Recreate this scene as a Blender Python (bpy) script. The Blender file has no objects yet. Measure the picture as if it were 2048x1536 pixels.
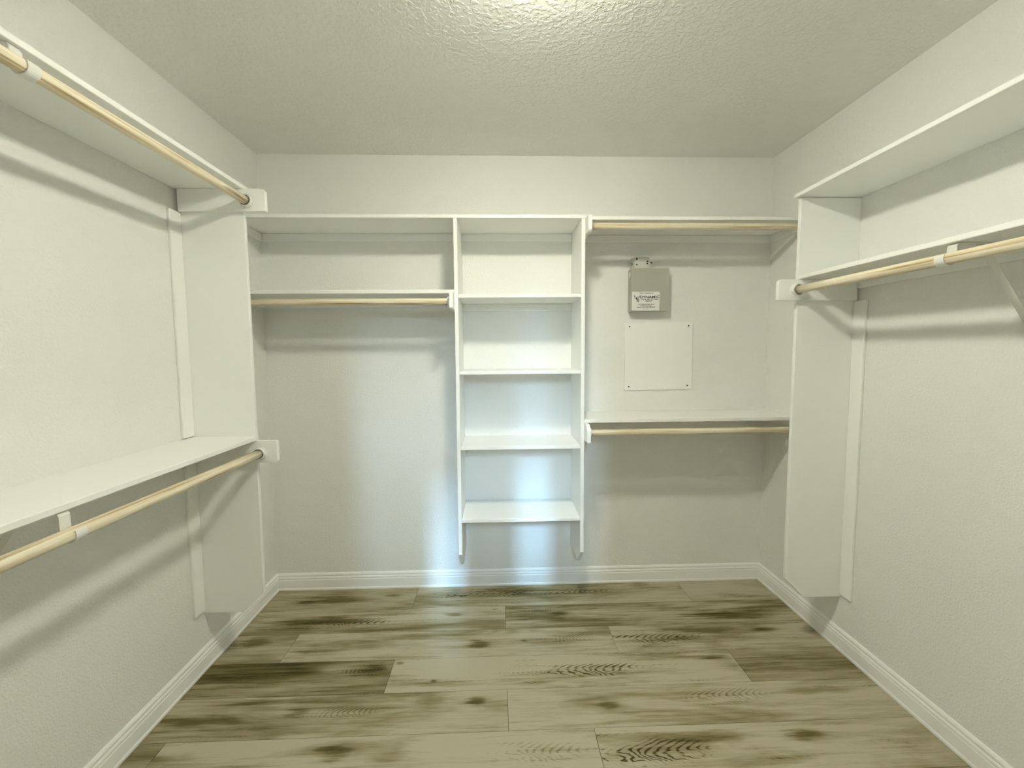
import bpy, bmesh, math, random
from mathutils import Vector, Matrix

S = bpy.context.scene
COL = S.collection

# ------------------------------------------------------------------ camera
F_PX = 859.01
CAM = Vector((-0.1313, -2.4416, 1.3694))
pit, rol, yaw = -0.0752, -0.00719, 0.0322
fwd = Vector((math.sin(yaw) * math.cos(pit), math.cos(yaw) * math.cos(pit), math.sin(pit)))
rgt = Vector((math.cos(yaw), -math.sin(yaw), 0))
upv = rgt.cross(fwd)
r2 = math.cos(rol) * rgt + math.sin(rol) * upv
u2 = -math.sin(rol) * rgt + math.cos(rol) * upv
cd = bpy.data.cameras.new('camera')
cd.sensor_fit = 'HORIZONTAL'
cd.sensor_width = 36.0
cd.lens = F_PX * 36.0 / 2048.0
cd.clip_start = 0.02
cam = bpy.data.objects.new('camera', cd)
M = Matrix(((r2.x, u2.x, -fwd.x, CAM.x), (r2.y, u2.y, -fwd.y, CAM.y), (r2.z, u2.z, -fwd.z, CAM.z), (0, 0, 0, 1)))
cam.matrix_world = M
COL.objects.link(cam)
S.camera = cam

# ------------------------------------------------------------------ colour management, world, daylight
S.view_settings.view_transform = 'Standard'
S.view_settings.look = 'None'
S.view_settings.gamma = 1.0
S.view_settings.use_curve_mapping = False
S.view_settings.exposure = 0.46
S.cycles.diffuse_bounces = 5
S.cycles.glossy_bounces = 3
S.cycles.use_adaptive_sampling = True
S.cycles.adaptive_threshold = 0.2
S.cycles.adaptive_min_samples = 16
S.cycles.sample_clamp_indirect = 4.0
S.cycles.max_bounces = 8

LAMP_POWER = 200.0            # emission strength of the ceiling lamp's dome
LAMP_COL = (1.0, 0.965, 0.80)

wd = bpy.data.worlds.new('world')
S.world = wd
wd.use_nodes = True
wd.node_tree.nodes['Background'].inputs['Color'].default_value = (0.60, 0.78, 1.0, 1)
wd.node_tree.nodes['Background'].inputs['Strength'].default_value = 1.0

def daylight(name, loc, sx, sz, power, col=(0.62, 0.80, 1.0)):
    """Added area lamp standing in for daylight from the next room, shining towards the closet (+Y)."""
    l = bpy.data.lights.new(name, 'AREA')
    l.shape = 'RECTANGLE'
    l.size, l.size_y = sx, sz
    l.energy = power
    l.color = col
    o = bpy.data.objects.new(name, l)
    o.location = loc
    o.rotation_euler = (math.radians(90), 0, 0)     # -Z of the lamp points to +Y
    COL.objects.link(o)
    return o

# added lamps behind the door gap: wide dim daylight, narrow ones for wall streaks
daylight('daylight_lamp_wide', (0.06, -6.40, 3.10), 1.5, 1.5, 1300, (0.58, 0.78, 1.0))
daylight('streak_lamp_left', (-0.27, -6.38, 3.42), 0.11, 0.7, 300, (0.36, 0.67, 1.0))
daylight('streak_lamp_left_low', (-0.27, -6.38, 2.60), 0.14, 0.9, 70, (0.42, 0.70, 1.0))
daylight('streak_lamp_right', (0.28, -6.38, 3.62), 0.11, 0.5, 330, (0.36, 0.67, 1.0))

# ------------------------------------------------------------------ room measures
HW = 1.4223          # half width
H = 2.44
YF = -3.05           # wall behind the camera
P = -0.61            # front face of the two end panels
T = 0.018            # board thickness
FR = -0.295          # front of the shelves on the back wall

# ------------------------------------------------------------------ helpers
class NT:
    def __init__(s, name):
        s.m = bpy.data.materials.new(name)
        s.m.use_nodes = True
        s.t = s.m.node_tree
        s.n = s.t.nodes
        s.b = s.n['Principled BSDF']
    def new(s, kind, **kw):
        n = s.n.new(kind)
        for k, v in kw.items():
            setattr(n, k, v)
        return n
    def put(s, sock, v):
        if hasattr(v, 'is_linked') or isinstance(v, bpy.types.NodeSocket):
            s.t.links.new(v, sock)
        else:
            sock.default_value = v
    def math(s, op, a, b=None, c=None, clamp=False):
        n = s.new('ShaderNodeMath', operation=op)
        n.use_clamp = clamp
        s.put(n.inputs[0], a)
        if b is not None: s.put(n.inputs[1], b)
        if c is not None: s.put(n.inputs[2], c)
        return n.outputs[0]
    def noise(s, vec, scale, detail=3.0, rough=0.55, dist=0.0):
        n = s.new('ShaderNodeTexNoise')
        s.put(n.inputs['Vector'], vec)
        n.inputs['Scale'].default_value = scale
        n.inputs['Detail'].default_value = detail
        n.inputs['Roughness'].default_value = rough
        n.inputs['Distortion'].default_value = dist
        return n.outputs['Fac']
    def mapping(s, vec, loc=(0, 0, 0), scale=(1, 1, 1)):
        n = s.new('ShaderNodeMapping')
        s.put(n.inputs['Vector'], vec)
        n.inputs['Location'].default_value = loc
        n.inputs['Scale'].default_value = scale
        return n.outputs[0]
    def ramp(s, fac, stops):
        n = s.new('ShaderNodeValToRGB')
        e = n.color_ramp.elements
        while len(e) < len(stops): e.new(0.5)
        for i, (p, c) in enumerate(stops):
            e[i].position = p
            e[i].color = (*c, 1) if len(c) == 3 else c
        s.put(n.inputs[0], fac)
        return n.outputs[0]
    def smooth(s, v, a, b):
        n = s.new('ShaderNodeMapRange', interpolation_type='SMOOTHSTEP')
        s.put(n.inputs[0], v)
        n.inputs[1].default_value = a; n.inputs[2].default_value = b
        n.inputs[3].default_value = 0; n.inputs[4].default_value = 1
        return n.outputs[0]
    def mix(s, fac, a, b, mode='MIX'):
        n = s.new('ShaderNodeMix', data_type='RGBA', blend_type=mode)
        s.put(n.inputs[0], fac)
        s.put(n.inputs[6], a); s.put(n.inputs[7], b)
        return n.outputs[2]
    def bump(s, h, strength, dist):
        n = s.new('ShaderNodeBump')
        n.inputs['Strength'].default_value = strength
        n.inputs['Distance'].default_value = dist
        s.put(n.inputs['Height'], h)
        s.t.links.new(n.outputs[0], s.b.inputs['Normal'])

def rgb(r, g, b):
    f = lambda c: ((c / 255 + 0.055) / 1.055) ** 2.4 if c > 10.3 else c / 255 / 12.92
    return (f(r), f(g), f(b), 1)

def paint(name, col, rough, scale=None, strength=0.3, dist=0.002, knock=False, mottle=0.03, spec=0.4):
    k = NT(name)
    g = k.new('ShaderNodeNewGeometry').outputs['Position']
    m = k.noise(g, 2.3, 3.0)
    lo = tuple(c * (1 - mottle) for c in col[:3]) + (1,)
    hi = tuple(min(1, c * (1 + mottle)) for c in col[:3]) + (1,)
    k.put(k.b.inputs['Base Color'], k.mix(m, lo, hi))
    k.b.inputs['Roughness'].default_value = rough
    k.b.inputs['Specular IOR Level'].default_value = spec
    if scale:
        n = k.noise(g, scale, 2.0, 0.5)
        if knock:
            n = k.smooth(n, 0.44, 0.60)
        k.bump(n, strength, dist)
    return k.m

MAT = {}
MAT['wall'] = paint('wall_paint', (0.875, 0.88, 0.845), 0.50, 150, 1.0, 0.0024)
MAT['ceiling'] = paint('ceiling_texture', (0.90, 0.905, 0.86), 0.75, 62, 0.45, 0.003, knock=True)
MAT['trim'] = paint('white_trim_paint', (0.94, 0.95, 0.92), 0.33, 45, 0.05, 0.0008, mottle=0.012)
MAT['plastic'] = paint('white_plastic', (0.82, 0.83, 0.79), 0.25, None, mottle=0.0)
MAT['metal'] = paint('white_enamelled_steel', (0.80, 0.81, 0.76), 0.30, None, mottle=0.0)
MAT['plate'] = paint('white_cover_plate', (0.94, 0.945, 0.91), 0.38, None, mottle=0.0)
MAT['greybox'] = paint('beige_grey_steel', (0.43, 0.435, 0.37), 0.48, 220, 0.06, 0.0005, mottle=0.02)
MAT['label'] = paint('label_paper', (0.80, 0.80, 0.76), 0.5, None, mottle=0.0)
MAT['ink'] = paint('black_print', (0.012, 0.012, 0.012), 0.5, None, mottle=0.0)
MAT['dark'] = paint('dark_screw', (0.035, 0.033, 0.025), 0.4, None, mottle=0.0)
MAT['sub'] = paint('subfloor', (0.05, 0.045, 0.035), 0.9, None)
MAT['caulk'] = paint('adaptor_plastic', (0.62, 0.62, 0.56), 0.35, None, mottle=0.0)

def emis(name, col, st):
    k = NT(name)
    k.b.inputs['Base Color'].default_value = (0.8, 0.8, 0.75, 1)
    k.b.inputs['Emission Color'].default_value = (*col, 1)
    k.b.inputs['Emission Strength'].default_value = st
    return k.m
MAT['lamp'] = emis('lamp_diffuser', LAMP_COL, LAMP_POWER)

def rod_mat(axis, seed):
    k = NT('pine_dowel')
    tc = k.new('ShaderNodeTexCoord').outputs['Object']
    sc = (1.2, 60, 60) if axis == 'x' else (60, 1.2, 60)
    v = k.mapping(tc, (seed, seed * 1.7, seed * 0.6), sc)
    fine = k.noise(v, 1.6, 4.0, 0.6)
    v2 = k.mapping(tc, (seed * 3, seed, seed), (2.2, 16, 16) if axis == 'x' else (16, 2.2, 16))
    broad = k.noise(v2, 1.3, 3.0, 0.5, 0.6)
    c = k.ramp(fine, [(0.30, (0.34, 0.24, 0.11)), (0.43, (0.70, 0.59, 0.39)), (0.60, (0.88, 0.81, 0.64))])
    c = k.mix(k.smooth(broad, 0.62, 0.74), c, (0.30, 0.21, 0.10, 1))
    k.put(k.b.inputs['Base Color'], c)
    k.b.inputs['Roughness'].default_value = 0.5
    return k.m

def add_obj(name, bm, mat, parent=None, origin=None, smooth=False):
    if origin is not None:
        bmesh.ops.translate(bm, verts=bm.verts, vec=-Vector(origin))
    me = bpy.data.meshes.new(name)
    bm.normal_update()
    bm.to_mesh(me)
    bm.free()
    if smooth:
        me.polygons.foreach_set('use_smooth', [True] * len(me.polygons))
    o = bpy.data.objects.new(name, me)
    me.materials.append(mat)
    COL.objects.link(o)
    if origin is not None:
        o.location = origin
    if parent is not None:
        o.parent = parent
        pw, q = Vector((0, 0, 0)), parent
        while q is not None:
            pw += Vector(q.location)
            q = q.parent
        o.location = (Vector(origin) if origin is not None else Vector((0, 0, 0))) - pw
    return o

def thing(name, label, cat, loc, group=None):
    o = bpy.data.objects.new(name, None)
    o.empty_display_size = 0.05
    COL.objects.link(o)
    o.location = loc
    o['label'] = label
    o['category'] = cat
    if group: o['group'] = group
    return o

def tag(o, label, cat, group=None):
    o['label'] = label; o['category'] = cat
    if group: o['group'] = group
    return o

def struct(o):
    o['kind'] = 'structure'
    return o

def box(bm, x0, x1, y0, y1, z0, z1, bevel=0.0):
    g = bmesh.ops.create_cube(bm, size=1.0)
    vs = g['verts']
    for v in vs:
        v.co = Vector((x0 + (v.co.x + .5) * (x1 - x0), y0 + (v.co.y + .5) * (y1 - y0), z0 + (v.co.z + .5) * (z1 - z0)))
    if bevel:
        es = list({e for v in vs for e in v.link_edges})
        bmesh.ops.bevel(bm, geom=es, offset=bevel, segments=2, profile=0.5, affect='EDGES')
    return bm

def board(name, x0, x1, y0, y1, z0, z1, mat, parent=None, bevel=0.0018):
    bm = bmesh.new()
    box(bm, x0, x1, y0, y1, z0, z1, bevel)
    return add_obj(name, bm, mat, parent)

def prism(bm, pts, axis, a, b, bevel=0.0):
    """2D polygon pts extruded along axis from a to b. axis y: pts=(x,z); x: pts=(y,z); z: pts=(x,y)"""
    def P3(p, t):
        return {'y': (p[0], t, p[1]), 'x': (t, p[0], p[1]), 'z': (p[0], p[1], t)}[axis]
    va = [bm.verts.new(P3(p, a)) for p in pts]
    vb = [bm.verts.new(P3(p, b)) for p in pts]
    n = len(pts)
    fs = [bm.faces.new(va), bm.faces.new(vb[::-1])]
    for i in range(n):
        fs.append(bm.faces.new((va[i], vb[i], vb[(i + 1) % n], va[(i + 1) % n])))
    bmesh.ops.recalc_face_normals(bm, faces=fs)
    if bevel:
        es = list({e for f in fs[:2] for e in f.edges})
        bmesh.ops.bevel(bm, geom=es, offset=bevel, segments=2, profile=0.5, affect='EDGES')
    return bm

def round_rect(x0, x1, z0, z1, r):
    """r: radii for corners (x0z0, x1z0, x1z1, x0z1); a negative radius is a straight clip"""
    out = []
    C = [((x0, z0), 180, r[0], 1, 1), ((x1, z0), 270, r[1], -1, 1), ((x1, z1), 0, r[2], -1, -1), ((x0, z1), 90, r[3], 1, -1)]
    for (cx, cz), a0, rr, sx, sz in C:
        if rr == 0:
            out.append((cx, cz)); continue
        ar = abs(rr)
        ox, oz = cx + sx * ar, cz + sz * ar
        steps = [0, 90] if rr < 0 else [0, 22.5, 45, 67.5, 90]
        for s in steps:
            t = math.radians(a0 + s)
            out.append((ox + ar * math.cos(t), oz + ar * math.sin(t)))
    return out

def lathe(bm, prof, centre, axis, seg=24, closed=True):
    """profile (t along axis, r) around axis through centre"""
    rings = []
    for t, r in prof:
        ring = []
        for i in range(seg):
            a = 2 * math.pi * i / seg
            c, s = r * math.cos(a), r * math.sin(a)
            p = {'y': (c, t, s), 'x': (t, c, s), 'z': (c, s, t)}[axis]
            ring.append(bm.verts.new(Vector(centre) + Vector(p)))
        rings.append(ring)
    fs = []
    for a, b in zip(rings, rings[1:]):
        for i in range(seg):
            fs.append(bm.faces.new((a[i], a[(i + 1) % seg], b[(i + 1) % seg], b[i])))
    if closed:
        fs.append(bm.faces.new(rings[0])); fs.append(bm.faces.new(rings[-1]))
    bmesh.ops.recalc_face_normals(bm, faces=fs)
    return bm

# ------------------------------------------------------------------ room shell
def slab(name, *a, mat='wall'):
    bm = bmesh.new()
    box(bm, *a)
    return struct(add_obj(name, bm, MAT[mat]))

WT = 0.10
slab('wall_back', -HW - WT, HW + WT, 0, WT, -0.05, H + 0.05)
slab('wall_left', -HW - WT, -HW, YF, 0, -0.05, H + 0.05)
slab('wall_right', HW, HW + WT, YF, 0, -0.05, H + 0.05)
slab('ceiling', -HW - WT, HW + WT, YF, WT, H, H + WT, mat='ceiling')

# wall behind the camera with the doorway to the next room
DX0, DX1, DH = -0.50, 0.30, 2.03
bm = bmesh.new()
box(bm, -HW - WT, DX0, YF - WT, YF, -0.05, H + 0.05)
box(bm, DX1, HW + WT, YF - WT, YF, -0.05, H + 0.05)
box(bm, DX0, DX1, YF - WT, YF, DH, H + 0.05)
box(bm, -2.1, 2.1, YF - WT, YF, H + 0.05, 4.2)
box(bm, -2.1, -HW - WT, YF - WT, YF, -0.05, H + 0.05)
box(bm, HW + WT, 2.1, YF - WT, YF, -0.05, H + 0.05)
struct(add_obj('wall_front', bm, MAT['wall']))
bm = bmesh.new()
for x0, x1 in ((DX0 - 0.06, DX0 + 0.012), (DX1 - 0.012, DX1 + 0.06)):
    box(bm, x0, x1, YF, YF + 0.014, 0, DH + 0.06, 0.002)
box(bm, DX0 - 0.06, DX1 + 0.06, YF, YF + 0.014, DH - 0.012, DH + 0.06, 0.002)
struct(add_obj('trim_1', bm, MAT['trim']))

# added unseen door leaves: lower one keeps light off the floor, upper gap shapes streaks
DG0, DG1, DZ = -0.145, -0.045, 1.60
for nm, x0, x1, z0, z1, hx, hz in (('added_door_leaf_1', DX0 + 0.014, DX1 - 0.014, 0.008, DZ - 0.002, DX1 - 0.07, 0.95),
                                   ('added_door_leaf_2', DX0 + 0.014, DG0, DZ + 0.002, DH - 0.014, DG0 - 0.06, 1.70),
                                   ('added_door_leaf_3', DG1, DX1 - 0.014, DZ + 0.002, DH - 0.014, DG1 + 0.06, 1.70)):
    bm = bmesh.new()
    box(bm, x0, x1, YF - 0.060, YF - 0.025, z0, z1, 0.002)
    d = struct(add_obj(nm, bm, MAT['trim']))
    bm = bmesh.new()
    lathe(bm, [(0, 0.026), (0.006, 0.026), (0.010, 0.012), (0.030, 0.012), (0.036, 0.024), (0.052, 0.026), (0.060, 0.014)], (hx, YF - 0.0249, hz), 'y', 20)
    add_obj('added_door_knob', bm, MAT['dark'], d, smooth=True)

# next room (outside the picture): only its shell, made tall for the added high daylight lamps
BY = -6.5
H2 = 4.2
slab('wall_far_left', -2.1, -2.0, BY, YF - WT, -0.05, H2)
slab('wall_far_right', 2.0, 2.1, BY, YF - WT, -0.05, H2)
slab('wall_far_end', -2.1, 2.1, BY - WT, BY, -0.05, H2)
slab('ceiling_far', -2.1, 2.1, BY - WT, YF - WT, H2, H2 + WT, mat='ceiling')
slab('floor_far', -2.1, 2.1, BY - WT, YF, -0.05, 0.0, mat='sub')

bm = bmesh.new()     # added unseen frame behind the daylight lamps, on a closed wall
for x0, x1, z0, z1 in ((-0.76, -0.70, 1.50, 3.98), (0.82, 0.88, 1.50, 3.98), (-0.70, 0.82, 1.50, 1.56), (-0.70, 0.82, 3.92, 3.98), (0.04, 0.08, 1.56, 3.92)):
    box(bm, x0, x1, BY, BY + 0.04, z0, z1, 0.003)
struct(add_obj('added_window_frame', bm, MAT['trim']))

# baseboards: moulded profile, mitred in the corners
BP = [(0, 0), (0.0165, 0), (0.0175, 0.004), (0.0170, 0.010), (0.0140, 0.015), (0.0135, 0.060), (0.0115, 0.064),
      (0.0125, 0.069), (0.0115, 0.074), (0.0080, 0.079), (0.0090, 0.084), (0.0085, 0.089), (0.0045, 0.0955), (0, 0.098)]
def baseboard(name, fn, a, b):
    bm = bmesh.new()
    ra, rb = [], []
    for d, z in BP:
        ra.append(bm.verts.new(fn(a, d, z, 0))); rb.append(bm.verts.new(fn(b, d, z, 1)))
    fs = [bm.faces.new((ra[i], rb[i], rb[i + 1], ra[i + 1])) for i in range(len(BP) - 1)]
    fs.append(bm.faces.new((ra[0], ra[-1], rb[-1], rb[0])))
    fs += [bm.faces.new(ra), bm.faces.new(rb)]
    bmesh.ops.recalc_face_normals(bm, faces=fs)
    return struct(add_obj(name, bm, MAT['trim']))
baseboard('baseboard_back', lambda t, d, z, e: (t + (d if e == 0 else -d), -d, z), -HW, HW)
baseboard('baseboard_left', lambda t, d, z, e: (-HW + d, t + (-d if e == 1 else 0), z), YF, 0)
baseboard('baseboard_right', lambda t, d, z, e: (HW - d, t + (-d if e == 1 else 0), z), YF, 0)

# ------------------------------------------------------------------ plank floor
bm = bmesh.new()
box(bm, -HW - 0.02, HW + 0.02, YF - 0.02, 0.02, -0.05, -0.006)
floor = struct(add_obj('floor', bm, MAT['sub']))

def plank_mat(seed, tone, feats, cx, cy):
    """feats: (kind, X, Y, rx, ry, strength) in room coordinates; stains, knots and cathedral grain of the printed plank"""
    k = NT('oak_vinyl_plank')
    tc = k.new('ShaderNodeTexCoord').outputs['Object']
    sp = k.new('ShaderNodeSeparateXYZ')
    k.put(sp.inputs[0], tc)
    x, y = sp.outputs[0], sp.outputs[1]
    off = (seed * 3.71, seed * 1.93, seed * 0.77)
    smear = k.noise(k.mapping(tc, off, (1.5, 8.5, 1)), 1.0, 4.0, 0.55, 0.5)
    streak = k.noise(k.mapping(tc, off, (3.0, 55, 1)), 1.0, 4.0, 0.6, 0.2)
    fibre = k.noise(k.mapping(tc, off, (14, 330, 1)), 1.0, 3.0, 0.6)
    wob = k.noise(k.mapping(tc, off, (9, 26, 1)), 1.0, 2.0, 0.5)
    d = k.math('MULTIPLY', k.smooth(smear, 0.40, 0.74), 0.50)
    d = k.math('ADD', d, k.math('MULTIPLY', k.math('SUBTRACT', streak, 0.5), 0.62))
    d = k.math('ADD', d, k.math('MULTIPLY', k.math('SUBTRACT', fibre, 0.5), 0.36))
    for kind, fx, fy, rx, ry, st in feats:
        u = k.math('DIVIDE', k.math('SUBTRACT', x, fx - cx), rx)
        v = k.math('DIVIDE', k.math('SUBTRACT', y, fy - cy), ry)
        vv = k.math('ADD', v, k.math('MULTIPLY', k.math('SUBTRACT', wob, 0.5), 0.9))
        uu = k.math('ADD', u, k.math('MULTIPLY', k.math('SUBTRACT', streak, 0.5), 0.9))
        rr = k.math('SQRT', k.math('ADD', k.math('MULTIPLY', uu, uu), k.math('MULTIPLY', vv, vv)))
        soft = k.math('SUBTRACT', 1.0, k.smooth(rr, 0.10, 1.15))
        rag = k.math('ADD', soft, k.math('MULTIPLY', k.math('SUBTRACT', streak, 0.5), 1.5))
        if kind == 'cath':      # nested V-shaped growth rings
            av = k.math('SQRT', k.math('ADD', k.math('MULTIPLY', vv, vv), 0.05))
            g = k.math('SUBTRACT', u, k.math('MULTIPLY', av, 0.60))
            g = k.math('ADD', g, k.math('MULTIPLY', k.math('SUBTRACT', wob, 0.5), 0.34))
            w = k.math('SINE', k.math('MULTIPLY', g, 46.0))
            w = k.math('MULTIPLY', k.smooth(w, 0.0, 1.0), k.smooth(k.math('ADD', streak, k.math('MULTIPLY', fibre, 0.35)), 0.42, 0.80))
            m = k.smooth(rag, 0.05, 0.75)
            d = k.math('ADD', d, k.math('MULTIPLY', k.math('MULTIPLY', w, m), 0.75 * st))
            d = k.math('ADD', d, k.math('MULTIPLY', soft, 0.16 * st))
        elif kind == 'knot':
            d = k.math('ADD', d, k.math('MULTIPLY', k.smooth(rag, 0.35, 1.30), 0.50 * st))
            d = k.math('ADD', d, k.math('MULTIPLY', soft, 0.24 * st))
        else:                   # stain
            d = k.math('ADD', d, k.math('MULTIPLY', k.smooth(rag, 0.0, 1.25), 0.66 * st))
    d = k.math('ADD', d, tone)
    c = k.ramp(d, [(0.0, (0.51, 0.465, 0.345)), (0.26, (0.355, 0.310, 0.190)), (0.58, (0.165, 0.135, 0.048)), (1.0, (0.045, 0.036, 0.005))])
    k.put(k.b.inputs['Base Color'], c)
    k.b.inputs['Roughness'].default_value = 0.58
    k.b.inputs['Specular IOR Level'].default_value = 0.28
    k.bump(fibre, 0.12, 0.0006)
    return k.m

rnd = random.Random(5)
FE = [
 ('knot', -1.20, -.14, .07, .03, .9), ('stain', -1.05, -.12, .30, .05, .9), ('knot', -.74, -.09, .09, .03, .6),
 ('cath', -.18, -.09, .30, .05, 1.0), ('cath', .34, -.10, .22, .05, .7), ('stain', .0, -.07, .40, .04, .5),
 ('cath', -.897, -.326, .24, .05, 1.0), ('stain', -1.05, -.30, .34, .05, .9), ('knot', -.382, -.281, .10, .03, .9), ('knot', -.16, -.245, .03, .012, .5),
 ('cath', .06, -.27, .10, .03, .7), ('knot', .181, -.293, .08, .03, .9), ('stain', 1.05, -.345, .34, .05, 1.1), ('stain', .75, -.27, .3, .04, .4),
 ('knot', -.229, -.516, .09, .05, 1.1), ('stain', -.95, -.53, .16, .02, .6), ('stain', -1.30, -.46, .12, .05, .7), ('knot', -.02, -.50, .03, .015, .5), ('cath', .23, -.50, .13, .05, .35),
 ('cath', .607, -.506, .24, .055, 1.15), ('knot', 1.169, -.467, .12, .028, .9), ('stain', .85, -.46, .30, .035, .5),
 ('knot', -.687, -.662, .10, .05, .9), ('stain', -1.15, -.69, .5, .06, .55), ('stain', -.98, -.655, .12, .03, .7), ('cath', -.72, -.66, .12, .05, .5),
 ('cath', .275, -.694, .25, .055, 1.1), ('knot', -.412, -.735, .022, .014, .8), ('knot', -.575, -.625, .03, .016, .7), ('knot', .83, -.645, .11, .030, .9), ('stain', .56, -.635, .26, .03, .6), ('cath', -.02, -.70, .14, .05, .3),
 ('stain', 1.2, -.69, .4, .08, .35), ('stain', -1.2, -.62, .4, .05, .5), ('stain', -1.15, -1.14, .5, .05, .6), ('stain', -.95, -.82, .35, .03, .5), ('stain', 1.25, -.30, .3, .05, .6),
 ('knot', -.225, -.846, .06, .028, .9), ('knot', -.904, -.873, .07, .03, .6), ('stain', -1.25, -.90, .2, .05, .6), ('cath', -.72, -.88, .14, .05, .35),
 ('knot', .28, -.886, .09, .042, 1.1), ('stain', .18, -.87, .14, .06, .3), ('cath', .78, -.86, .20, .05, .45), ('stain', 1.15, -.85, .25, .025, .6),
 ('knot', -.709, -1.045, .12, .05, 1.0), ('cath', .0, -1.07, .22, .06, .35), ('stain', -1.30, -1.06, .25, .06, .5),
 ('cath', .394, -1.084, .25, .055, 1.2), ('knot', .945, -1.045, .14, .034, 1.1), ('stain', .62, -1.04, .24, .035, .6),
]
ROWS = []
y1, k0 = -0.004, 0
edges = [-0.217 - 0.192 * i for i in range(15)]
cuts = {0: [-.605, .918], 1: [-.106], 2: [-1.112, .405], 3: [-.605, .908], 4: [-.106, 1.414], 5: [-1.315, .205]}
tones = {(0, 0): .18, (0, 1): .06, (0, 2): .02, (1, 0): .02, (1, 1): .14, (2, 0): .18, (2, 1): .03, (2, 2): .04, (3, 0): .32, (3, 1): -.12, (3, 2): .30,
         (4, 0): .06, (4, 1): .02, (4, 2): .05, (5, 0): .08, (5, 1): -.09, (5, 2): -.02}
for r, ye in enumerate(edges):
    yb = y1
    y1 = ye
    lo = max(ye, YF)
    if yb - lo < 0.01: break
    cs = cuts.get(r)
    if cs is None:
        s0 = -HW - rnd.uniform(0.2, 1.3)
        cs = [s0 + 1.52 * i for i in (1, 2, 3)]
    xs = [-HW + 0.003] + [c for c in cs if -HW + 0.05 < c < HW - 0.05] + [HW - 0.003]
    for j, (xa, xb) in enumerate(zip(xs, xs[1:])):
        g = 0.0007
        cx, cy = (xa + xb) / 2, (lo + yb) / 2
        bm = bmesh.new()
        box(bm, xa + g, xb - g, lo + g, yb - g, -0.006, 0.0)
        top = [e for e in bm.edges if all(abs(v.co.z) < 1e-6 for v in e.verts)]
        bmesh.ops.bevel(bm, geom=top, offset=0.0008, segments=1, affect='EDGES')
        ft = [f for f in FE if xa < f[1] < xb and lo < f[2] < yb]
        add_obj('plank', bm, plank_mat(rnd.uniform(1, 40), tones.get((r, j), rnd.uniform(-.05, .12)), ft, cx, cy), floor, origin=(cx, cy, 0))

# ------------------------------------------------------------------ ceiling lamp (just above the picture's top edge)
LX, LY = 0.0, -1.32
lamp = thing('ceiling_lamp', 'round white flush ceiling lamp with a glowing dome', 'lamp', (LX, LY, H))
bm = bmesh.new()
lathe(bm, [(0.0, 0.098), (-0.014, 0.098), (-0.018, 0.090)], (LX, LY, H), 'z', 32)
add_obj('base', bm, MAT['metal'], lamp, smooth=False)
bm = bmesh.new()
R0 = 0.088
lathe(bm, [(-0.018, R0), (-0.028, R0 * .97), (-0.040, R0 * .84), (-0.049, R0 * .62), (-0.054, R0 * .34), (-0.056, R0 * .05)], (LX, LY, H), 'z', 14)
add_obj('diffuser', bm, MAT['lamp'], lamp, smooth=True)

# ------------------------------------------------------------------ end panels on the side walls
def end_panel(sgn, label, z1, strips):
    """Upright board standing out from a side wall, facing the room, its lower front corner clipped."""
    t = thing('end_panel', label, 'panel', (sgn * HW, P, 0.245), 'upright end panels of the side wall shelving')
    xo, xw = sgn * 1.160, sgn * HW
    c = 0.088
    pts = [(xw, 0.245), (xo + sgn * c, 0.245), (xo, 0.245 + c), (xo, z1), (xw, z1)]
    bm = bmesh.new()
    prism(bm, pts, 'y', P, P + T, 0.002)
    add_obj('panel_board', bm, MAT['trim'], t)
    for a, b in strips:
        x0, x1 = sorted((xw, xw - sgn * 0.012))
        board('corner_strip', x0, x1, P - 0.062, P - 0.0005, a, b, MAT['trim'], t, 0.003)
    return t
end_panel(-1, 'white upright end panel on the left wall, carrying two rod ends', 2.028, [(0.258, 0.960), (1.025, 1.940)])
end_panel(1, 'white upright end panel on the right wall, reaching up to the high shelf', 2.012, [(0.258, 1.577)])

# ------------------------------------------------------------------ shelves
def wall_shelf(label, kind, x0, x1, y0, y1, z0, z1, cleats, group):
    t = thing('wall_shelf', label, 'shelf', ((x0 + x1) / 2, (y0 + y1) / 2, z0), group)
    board('shelf_board', x0, x1, y0, y1, z0, z1, MAT['trim'], t, 0.0025)
    for c in cleats:
        board('support_strip', *c, MAT['trim'], t)
    return t
CL = 0.040
GS = 'long white shelves along the closet walls'
SY0, SY1 = YF + 0.002, P - 0.0005
# left wall
wall_shelf('high white shelf along the left wall, above the upper wooden rod', 'l', -HW, -1.150, SY0, P + T, 2.030, 2.047, [], GS)
wall_shelf('waist-high white shelf along the left wall, above the lower wooden rod', 'l', -HW, -1.150, SY0, SY1, 1.004, 1.022,
           [(-HW, -HW + T, SY0, SY1 - 0.075, 1.004 - CL, 1.0035)], GS)
# right wall
wall_shelf('topmost white shelf along the right wall, above another shelf', 'r', 1.140, HW, SY0, P + T, 2.0135, 2.030, [], GS)
wall_shelf('second white shelf on the right wall, directly above its wooden rod', 'r', 1.152, HW, SY0, SY1, 1.668, 1.685,
           [(HW - T, HW, SY0, SY1 - 0.02, 1.668 - CL, 1.6675)], GS)
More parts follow.
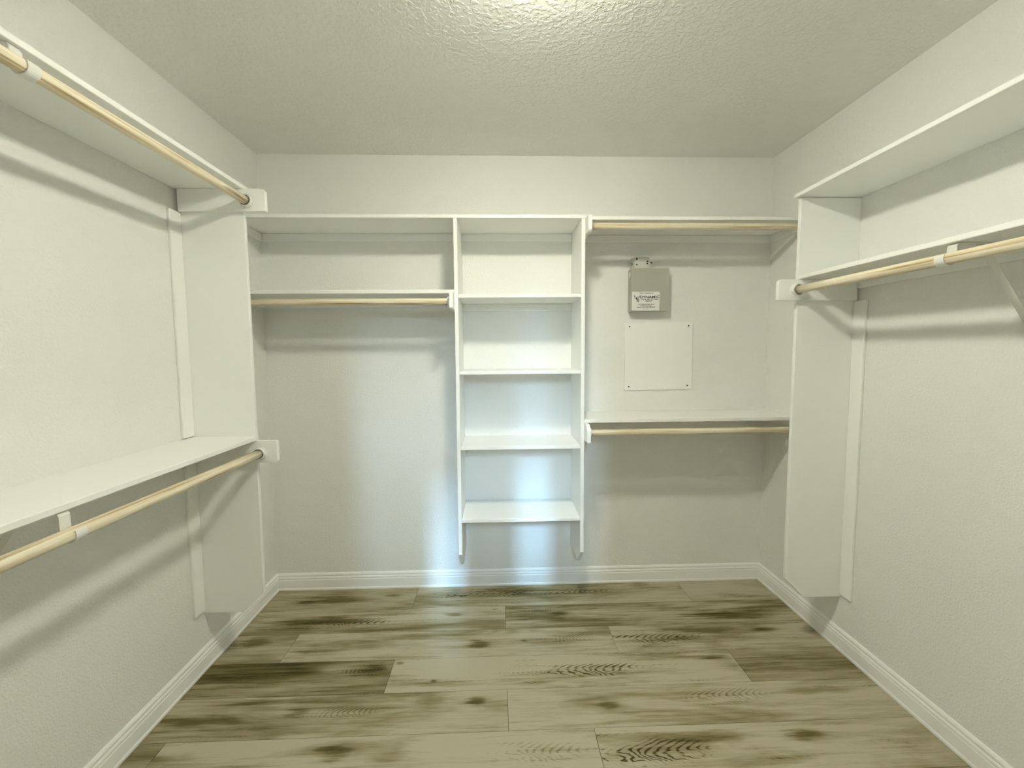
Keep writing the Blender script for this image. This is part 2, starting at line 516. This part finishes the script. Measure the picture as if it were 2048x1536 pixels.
# back wall
TLo, TLi, TRi, TRo = -0.343, -0.324, 0.285, 0.304
wall_shelf('top white shelf on the back wall running from the left corner across the shelf tower', 'b', -HW, 0.319, FR, 0, 2.0185, 2.036,
           [(-HW, TLo - 0.0005, -T, 0, 2.018 - CL, 2.018), (TLi + 0.0005, TRi - 0.0005, -T, 0, 2.018 - CL, 2.018),
            (-HW, -HW + T, FR + 0.01, -T - 0.0005, 2.018 - CL, 2.018)], GS)
wall_shelf('second white shelf on the back wall left of the shelf tower, above a wooden rod', 'b', -HW, TLo - 0.0005, FR, 0, 1.657, 1.6755,
           [(-HW, TLo - 0.02, -T, 0, 1.6565 - CL, 1.6565), (-HW, -HW + T, FR + 0.01, -T - 0.0005, 1.6565 - CL, 1.6565)], GS)
wall_shelf('top white shelf on the back wall right of the shelf tower, over the grey box', 'b', 0.3245, HW, FR, 0, 2.0118, 2.030,
           [(0.3245, HW, -T, 0, 2.0113 - CL, 2.0113), (HW - T, HW, FR + 0.01, -T - 0.0005, 2.0113 - CL, 2.0113)], GS)
wall_shelf('waist-high white shelf on the back wall right of the tower, under the square cover plate', 'b', TRo + 0.0005, HW, FR, 0, 1.005, 1.024,
           [(0.325, HW, -T, 0, 1.0045 - CL, 1.0045), (HW - T, HW, FR + 0.01, -T - 0.0005, 1.0045 - CL, 1.0045)], GS)

# ------------------------------------------------------------------ shelf tower
tower = thing('shelf_tower', 'narrow white open shelf tower hung on the middle of the back wall', 'shelving', (-0.02, 0, 0.245))
for x0, x1 in ((TLo, TLi), (TRi, TRo)):
    c = 0.085
    bm = bmesh.new()
    prism(bm, [(0, 0.243), (FR + c, 0.243), (FR, 0.243 + c), (FR, 2.018), (0, 2.018)], 'x', x0, x1, 0.0018)
    add_obj('side_panel', bm, MAT['trim'], tower)
for z0, z1 in ((1.636, 1.6535), (1.2555, 1.2735), (0.873, 0.8915), (0.4945, 0.5135)):
    board('shelf', TLi + 0.0003, TRi - 0.0003, FR + 0.002, 0, z0, z1, MAT['trim'], tower, 0.0025)
board('support_strip', TLi + 0.0005, TRi - 0.0005, -T, 0, 1.6355 - CL, 1.6355, MAT['trim'], tower)

# ------------------------------------------------------------------ rod end boards with sockets
RR = 0.0165
def socket(t, c, axis, d):
    """white cup around the end of a rod; opens towards d along the axis"""
    bm = bmesh.new()
    lathe(bm, [(0, 0.029), (d * 0.003, 0.029), (d * 0.005, 0.0255), (d * 0.016, 0.0240), (d * 0.016, 0.0205), (d * 0.004, 0.0200)], c, axis, 28, closed=False)
    add_obj('rod_socket', bm, MAT['plastic'], t, smooth=False)

GE = 'boards holding the rod ends'
def end_board_side(label, sgn, z0, z1, zr, xr, radii):
    t = thing('rod_end_board', label, 'bracket', (sgn * HW, P, z0), GE)
    xa, xb = sorted((sgn * (HW - 0.013), sgn * 1.0635))
    bm = bmesh.new()
    prism(bm, round_rect(xa, xb, z0, z1, radii), 'y', P - 0.019, P - 0.0003, 0.0015)
    add_obj('end_board', bm, MAT['trim'], t)
    socket(t, (xr, P - 0.019, zr), 'y', -1)
    return t
end_board_side('rounded white board holding the end of the upper rod on the left wall', -1, 1.942, 2.0295, 1.981, -1.136, (0, 0.004, 0.014, 0))
end_board_side('white board with a clipped corner holding the lower rod on the left wall', -1, 0.910, 1.0035, 0.950, -1.134, (0, -0.010, 0.005, 0))
end_board_side('rounded white board holding the rod end on the right wall', 1, 1.579, 1.6675, 1.622, 1.142, (0.004, 0, 0, 0.014))

def end_board_tower(label, x0, x1, z0, z1, zr, side, clip_top):
    t = thing('rod_end_board', label, 'bracket', ((x0 + x1) / 2, 0, z0), GE)
    ya = -0.362
    bm = bmesh.new()
    if clip_top:
        pts = [(-T - 0.001, z0), (ya, z0), (ya, z1 - 0.028), (ya + 0.028, z1), (-T - 0.001, z1)]
    else:
        pts = [(-T - 0.001, z0), (ya + 0.006, z0), (ya, z0 + 0.006), (ya, z1 - 0.004), (ya + 0.004, z1), (-T - 0.001, z1)]
    prism(bm, pts, 'x', x0, x1, 0.0015)
    add_obj('end_board', bm, MAT['trim'], t)
    socket(t, ((x1 if side > 0 else x0), -0.285, zr), 'x', side)
    return t
end_board_tower('small white board on the left side of the tower, holding a rod', TLo - 0.0185, TLo - 0.0003, 1.577, 1.6563, 1.618, -1, False)
end_board_tower('white board high on the right side of the tower, holding the top rod', TRo + 0.0005, 0.3235, 1.941, 2.018, 1.983, 1, False)
end_board_tower('white board with a clipped corner holding the lower rod right of the tower', TRo + 0.0003, 0.3235, 0.917, 1.0043, 0.954, 1, True)

# ------------------------------------------------------------------ wooden rods
GR = 'wooden closet rods'
def rod(label, axis, a, b, u, v, seed):
    c = {'x': ((a + b) / 2, u, v), 'y': (u, (a + b) / 2, v)}[axis]
    L2 = (b - a) / 2
    bm = bmesh.new()
    n = 12
    lathe(bm, [(-L2 + 2 * L2 * i / n, RR) for i in range(n + 1)], (0, 0, 0), axis, 28)
    o = add_obj('closet_rod', bm, rod_mat(axis, seed), None)
    for f in o.data.polygons:
        if len(f.vertices) == 4: f.use_smooth = True
    o.location = c
    return tag(o, label, 'rod', GR)
ye = P - 0.0235
rod('upper wooden rod along the left wall, close under the high shelf', 'y', YF + 0.003, ye, -1.136, 1.981, 2.1)
rod('lower wooden rod along the left wall, at waist height', 'y', YF + 0.003, ye, -1.134, 0.950, 5.3)
rod('wooden rod along the right wall', 'y', YF + 0.003, ye, 1.142, 1.622, 8.8)
rod('wooden rod on the back wall left of the shelf tower', 'x', -HW + T + 0.001, TLo - 0.023, -0.285, 1.618, 3.6)
rod('upper wooden rod on the back wall right of the tower, above the grey box', 'x', 0.328, HW - T - 0.001, -0.285, 1.983, 6.4)
rod('lower wooden rod on the back wall right of the tower, at waist height', 'x', 0.328, HW - T - 0.001, -0.285, 0.954, 9.7)

# ------------------------------------------------------------------ steel shelf-and-rod brackets
def ribbon(pts, y0, y1, th):
    """flat steel strap: a bent centre line in the x-z plane, width y0..y1, thickness th"""
    bm = bmesh.new()
    n = len(pts)
    L, R = [], []
    for i, p in enumerate(pts):
        a = Vector(pts[max(0, i - 1)]); b = Vector(pts[min(n - 1, i + 1)])
        d = (b - a).normalized()
        nn = Vector((-d.y, d.x)) * th / 2
        L.append(Vector(p) + nn); R.append(Vector(p) - nn)
    poly = L + R[::-1]
    va = [bm.verts.new((p.x, y0, p.y)) for p in poly]
    vb = [bm.verts.new((p.x, y1, p.y)) for p in poly]
    m = len(poly)
    fs = []
    for i in range(m):
        fs.append(bm.faces.new((va[i], va[(i + 1) % m], vb[(i + 1) % m], vb[i])))
    for v in (va, vb):
        for i in range(n - 1):
            fs.append(bm.faces.new((v[i], v[i + 1], v[m - 2 - i], v[m - 1 - i])))
    bmesh.ops.recalc_face_normals(bm, faces=fs)
    return bm

def rod_bracket(label, sgn, y, zs, xr, zr):
    t = thing('rod_bracket', label, 'bracket', (sgn * HW, y, zs), 'steel shelf and rod brackets')
    w = 0.0135
    xw = HW - T - 0.002          # against the wall strip
    th = 0.0026
    S_ = lambda pts: [(sgn * a, b) for a, b in pts]
    xr = abs(xr)
    xb = xr + RR + 0.003         # back of the hook
    add_obj('wall_plate', ribbon(S_([(HW - 0.0016, zs - CL - 0.002), (HW - 0.0016, zs - 0.27)]), y - w, y + w, th), MAT['metal'], t)
    # arm below the shelf, bent down behind the rod and hooked round its underside and front
    top = zs - 0.0018
    pts = [(xw, top), (1.30, top), (xb + 0.010, top), (xb + 0.004, top - 0.002), (xb, top - 0.008)]
    rad = RR + 0.002
    pts += [(xb, zr + 0.010)]
    arm = add_obj('arm', ribbon(S_(pts), y - w, y + w, th), MAT['metal'], t)
    hk = []
    for i in range(15):
        a = math.radians(0 - i * 15.5)           # from the back (0) under the rod to the upper front
        hk.append((xr + rad * math.cos(a), zr + rad * math.sin(a)))
    hk = [(xb, zr + 0.011)] + hk
    add_obj('hook', ribbon(S_(hk), y - w, y + w, th), MAT['metal'], t)
    add_obj('brace', ribbon(S_([(1.243, top - 0.0028), (1.256, top - 0.010), (HW - 0.010, zs - 0.238), (HW - 0.0045, zs - 0.250)]), y - w * .8, y + w * .8, th), MAT['metal'], t)
    return t
rod_bracket('white steel bracket hooking the upper rod on the left wall', -1, -1.440, 2.030, -1.136, 1.981)
rod_bracket('white steel bracket hooking the lower rod on the left wall', -1, -1.425, 1.004, -1.134, 0.950)
rod_bracket('white steel bracket hooking the rod on the right wall', 1, -1.238, 1.668, 1.142, 1.622)

# ------------------------------------------------------------------ grey control box
cb = thing('control_box', 'grey metal control box with a white printed sticker on the back wall', 'box', (0.71, 0, 1.588))
BX0, BX1, BZ0, BZ1, BD = 0.606, 0.818, 1.588, 1.822, -0.064
bm = bmesh.new()
box(bm, BX0 + 0.002, BX1 - 0.002, BD + 0.003, 0, BZ0 + 0.002, BZ1 - 0.002, 0.001)
add_obj('body', bm, MAT['greybox'], cb)
bm = bmesh.new()    # lid folded over the front and a little down the sides
box(bm, BX0, BX1, BD, BD + 0.002, BZ0, BZ1, 0.0008)
box(bm, BX0, BX0 + 0.0015, BD + 0.001, BD + 0.018, BZ0, BZ1)
box(bm, BX1 - 0.0015, BX1, BD + 0.001, BD + 0.018, BZ0, BZ1)
add_obj('lid', bm, MAT['greybox'], cb)
bm = bmesh.new()
prism(bm, round_rect(-0.040, -0.016, 1.774, 1.806, (0.006, 0.006, 0.006, 0.006)), 'x', BX0 + 0.0012, BX0 + 0.0022)
o = add_obj('knockout', bm, MAT['label'], cb)
o['label'] = 'pale round knockout on the side of the box'
sx0, sx1, sz0, sz1 = 0.611, 0.765, 1.5915, 1.694
bm = bmesh.new()
box(bm, sx0, sx1, BD - 0.0006, BD - 0.00005, sz0, sz1)
st = add_obj('sticker', bm, MAT['label'], cb)
st['label'] = 'white sticker with black print'

def text_mesh(bm, s, cx, z, size, sx=1.0, bold=0.0, shear=0.0):
    cu = bpy.data.curves.new('t', 'FONT')
    cu.body = s
    cu.size = size
    cu.align_x = 'CENTER'
    cu.offset = bold
    cu.shear = shear
    cu.resolution_u = 3
    ob = bpy.data.objects.new('t', cu)
    COL.objects.link(ob)
    bpy.context.view_layer.update()
    me = bpy.data.meshes.new_from_object(ob.evaluated_get(bpy.context.evaluated_depsgraph_get()))
    tb = bmesh.new(); tb.from_mesh(me)
    xs = [v.co.x for v in tb.verts]
    mid = (min(xs) + max(xs)) / 2
    mp = {}
    for v in tb.verts:
        mp[v] = bm.verts.new((cx + (v.co.x - mid) * sx, BD - 0.0009, z + v.co.y))
    for f in tb.faces:
        try: bm.faces.new([mp[v] for v in f.verts])
        except ValueError: pass
    tb.free()
    bpy.data.objects.remove(ob)
    bpy.data.meshes.remove(me)
    bpy.data.curves.remove(cu)

# sticker pixels -> metres (sticker seen 1548 x 1060 units wide/high)
def SX(u): return sx0 + (sx1 - sx0) * (u - 220) / 1555
def SZ(v): return sz1 - (sz1 - sz0) * (v - 250) / 1055
bm = bmesh.new()
text_mesh(bm, 'System Installed by:', SX(1035), SZ(355), 0.0088, 1.12, 0.00012)
text_mesh(bm, 'DYNAMIC', SX(1210), SZ(610), 0.0190, 1.28, 0.00035)
text_mesh(bm, 'TOTAL PROTECTION', SX(1205), SZ(705), 0.0080, 1.28, 0.00028)
text_mesh(bm, 'SERVICES', SX(1165), SZ(805), 0.0080, 1.10, 0.00032)
text_mesh(bm, 'Any unauthorized entry', SX(1025), SZ(985), 0.0088, 1.05, 0.0002)
text_mesh(bm, 'will void warranty.', SX(1015), SZ(1062), 0.0082, 1.05, 0.0002)
text_mesh(bm, 'Please call (210) 308-8634', SX(1020), SZ(1145), 0.0088, 1.08, 0.0002)
text_mesh(bm, 'www.', SX(1015), SZ(1228), 0.0045, 3.6, 0.0)
o = add_obj('lettering', bm, MAT['ink'], st)
# emblem: two open wings and crossed legs
bm = bmesh.new()
def loop_band(cx, cz, a, b, rot, w):
    vo, vi = [], []
    n = 18
    for i in range(n):
        t = 2 * math.pi * i / n
        for lst, k in ((vo, 1.0), (vi, 1.0 - w)):
            px, pz = a * k * math.cos(t), b * k * math.sin(t)
            lst.append(bm.verts.new((cx + px * math.cos(rot) - pz * math.sin(rot), BD - 0.0009, cz + px * math.sin(rot) + pz * math.cos(rot))))
    for i in range(n):
        bm.faces.new((vo[i], vo[(i + 1) % n], vi[(i + 1) % n], vi[i]))
def poly(pts):
    bm.faces.new([bm.verts.new((SX(u), BD - 0.0009, SZ(v))) for u, v in pts])
loop_band(SX(405), SZ(560), 0.0110, 0.0040, math.radians(-58), 0.42)
loop_band(SX(610), SZ(560), 0.0105, 0.0040, math.radians(62), 0.30)
poly([(460, 600), (520, 500), (545, 505), (490, 620)])
poly([(440, 640), (520, 600), (560, 680), (470, 700)])
poly([(540, 665), (600, 680), (645, 740), (610, 760), (570, 710)])
poly([(505, 720), (560, 740), (625, 800), (595, 830), (530, 770), (470, 825)])
add_obj('emblem', bm, MAT['ink'], st)

# ------------------------------------------------------------------ adaptor standing on the box
ad = thing('plug_adaptor', 'small white adaptor with dark terminals standing on the grey box', 'adaptor', (0.665, -0.03, BZ1))
bm = bmesh.new()
prism(bm, [(0.615, -0.030), (0.628, -0.060), (0.704, -0.060), (0.716, -0.050), (0.716, -0.006), (0.615, -0.006)], 'z', BZ1, 1.862, 0.0015)
prism(bm, [(0.618, -0.028), (0.630, -0.056), (0.702, -0.056), (0.712, -0.046), (0.712, -0.010), (0.618, -0.010)], 'z', 1.861, 1.884, 0.004)
add_obj('case', bm, MAT['caulk'], ad)
for (a, b, c, d) in ((0.633, 0.643, 1.868, 1.878), (0.633, 0.641, 1.838, 1.846), ):
    bm = bmesh.new(); box(bm, a, b, -0.0605 if c < 1.86 else -0.0565, -0.055, c, d)
    add_obj('terminal', bm, MAT['dark'], ad)
for z, x in ((1.859, 0.694), (1.847, 0.694)):
    bm = bmesh.new(); lathe(bm, [(0, 0.004), (-0.006, 0.004)], (x, -0.060, z), 'y', 12)
    add_obj('terminal', bm, MAT['dark'], ad)
bm = bmesh.new(); lathe(bm, [(0, 0.0042), (0.008, 0.0042)], (0.7155, -0.052, 1.853), 'x', 12)
add_obj('knob', bm, MAT['dark'], ad)
bm = bmesh.new(); box(bm, 0.6165, 0.6195, -0.0385, -0.0300, 1.838, 1.858)
add_obj('slot', bm, MAT['dark'], ad)
cu = bpy.data.curves.new('wire', 'CURVE'); cu.dimensions = '3D'; cu.bevel_depth = 0.0022; cu.bevel_resolution = 2
sp = cu.splines.new('BEZIER'); sp.bezier_points.add(2)
for bp, co in zip(sp.bezier_points, ((0.704, -0.062, 1.850), (0.714, -0.066, 1.838), (0.706, -0.060, BZ1 + 0.001))):
    bp.co = co; bp.handle_left_type = bp.handle_right_type = 'AUTO'
ob = bpy.data.objects.new('t', cu); COL.objects.link(ob)
me = bpy.data.meshes.new_from_object(ob.evaluated_get(bpy.context.evaluated_depsgraph_get()))
bpy.data.objects.remove(ob)
bm = bmesh.new(); bm.from_mesh(me); bpy.data.meshes.remove(me)
add_obj('wire', bm, MAT['plastic'], ad, smooth=True)

# ------------------------------------------------------------------ square cover plate
cp = thing('cover_plate', 'square white cover plate screwed to the back wall below the grey box', 'cover', (0.787, 0, 1.144))
bm = bmesh.new()
prism(bm, [(0.592, 1.143), (0.983, 1.147), (0.983, 1.531), (0.590, 1.528)], 'y', -0.009, 0, 0.002)
add_obj('plate', bm, MAT['plate'], cp)
for x, z in ((0.617, 1.506), (0.957, 1.509), (0.617, 1.164), (0.957, 1.168)):
    bm = bmesh.new()
    lathe(bm, [(0, 0.0042), (-0.0012, 0.0040), (-0.0020, 0.0025)], (x, -0.0091, z), 'y', 14)
    add_obj('screw', bm, MAT['dark'], cp)
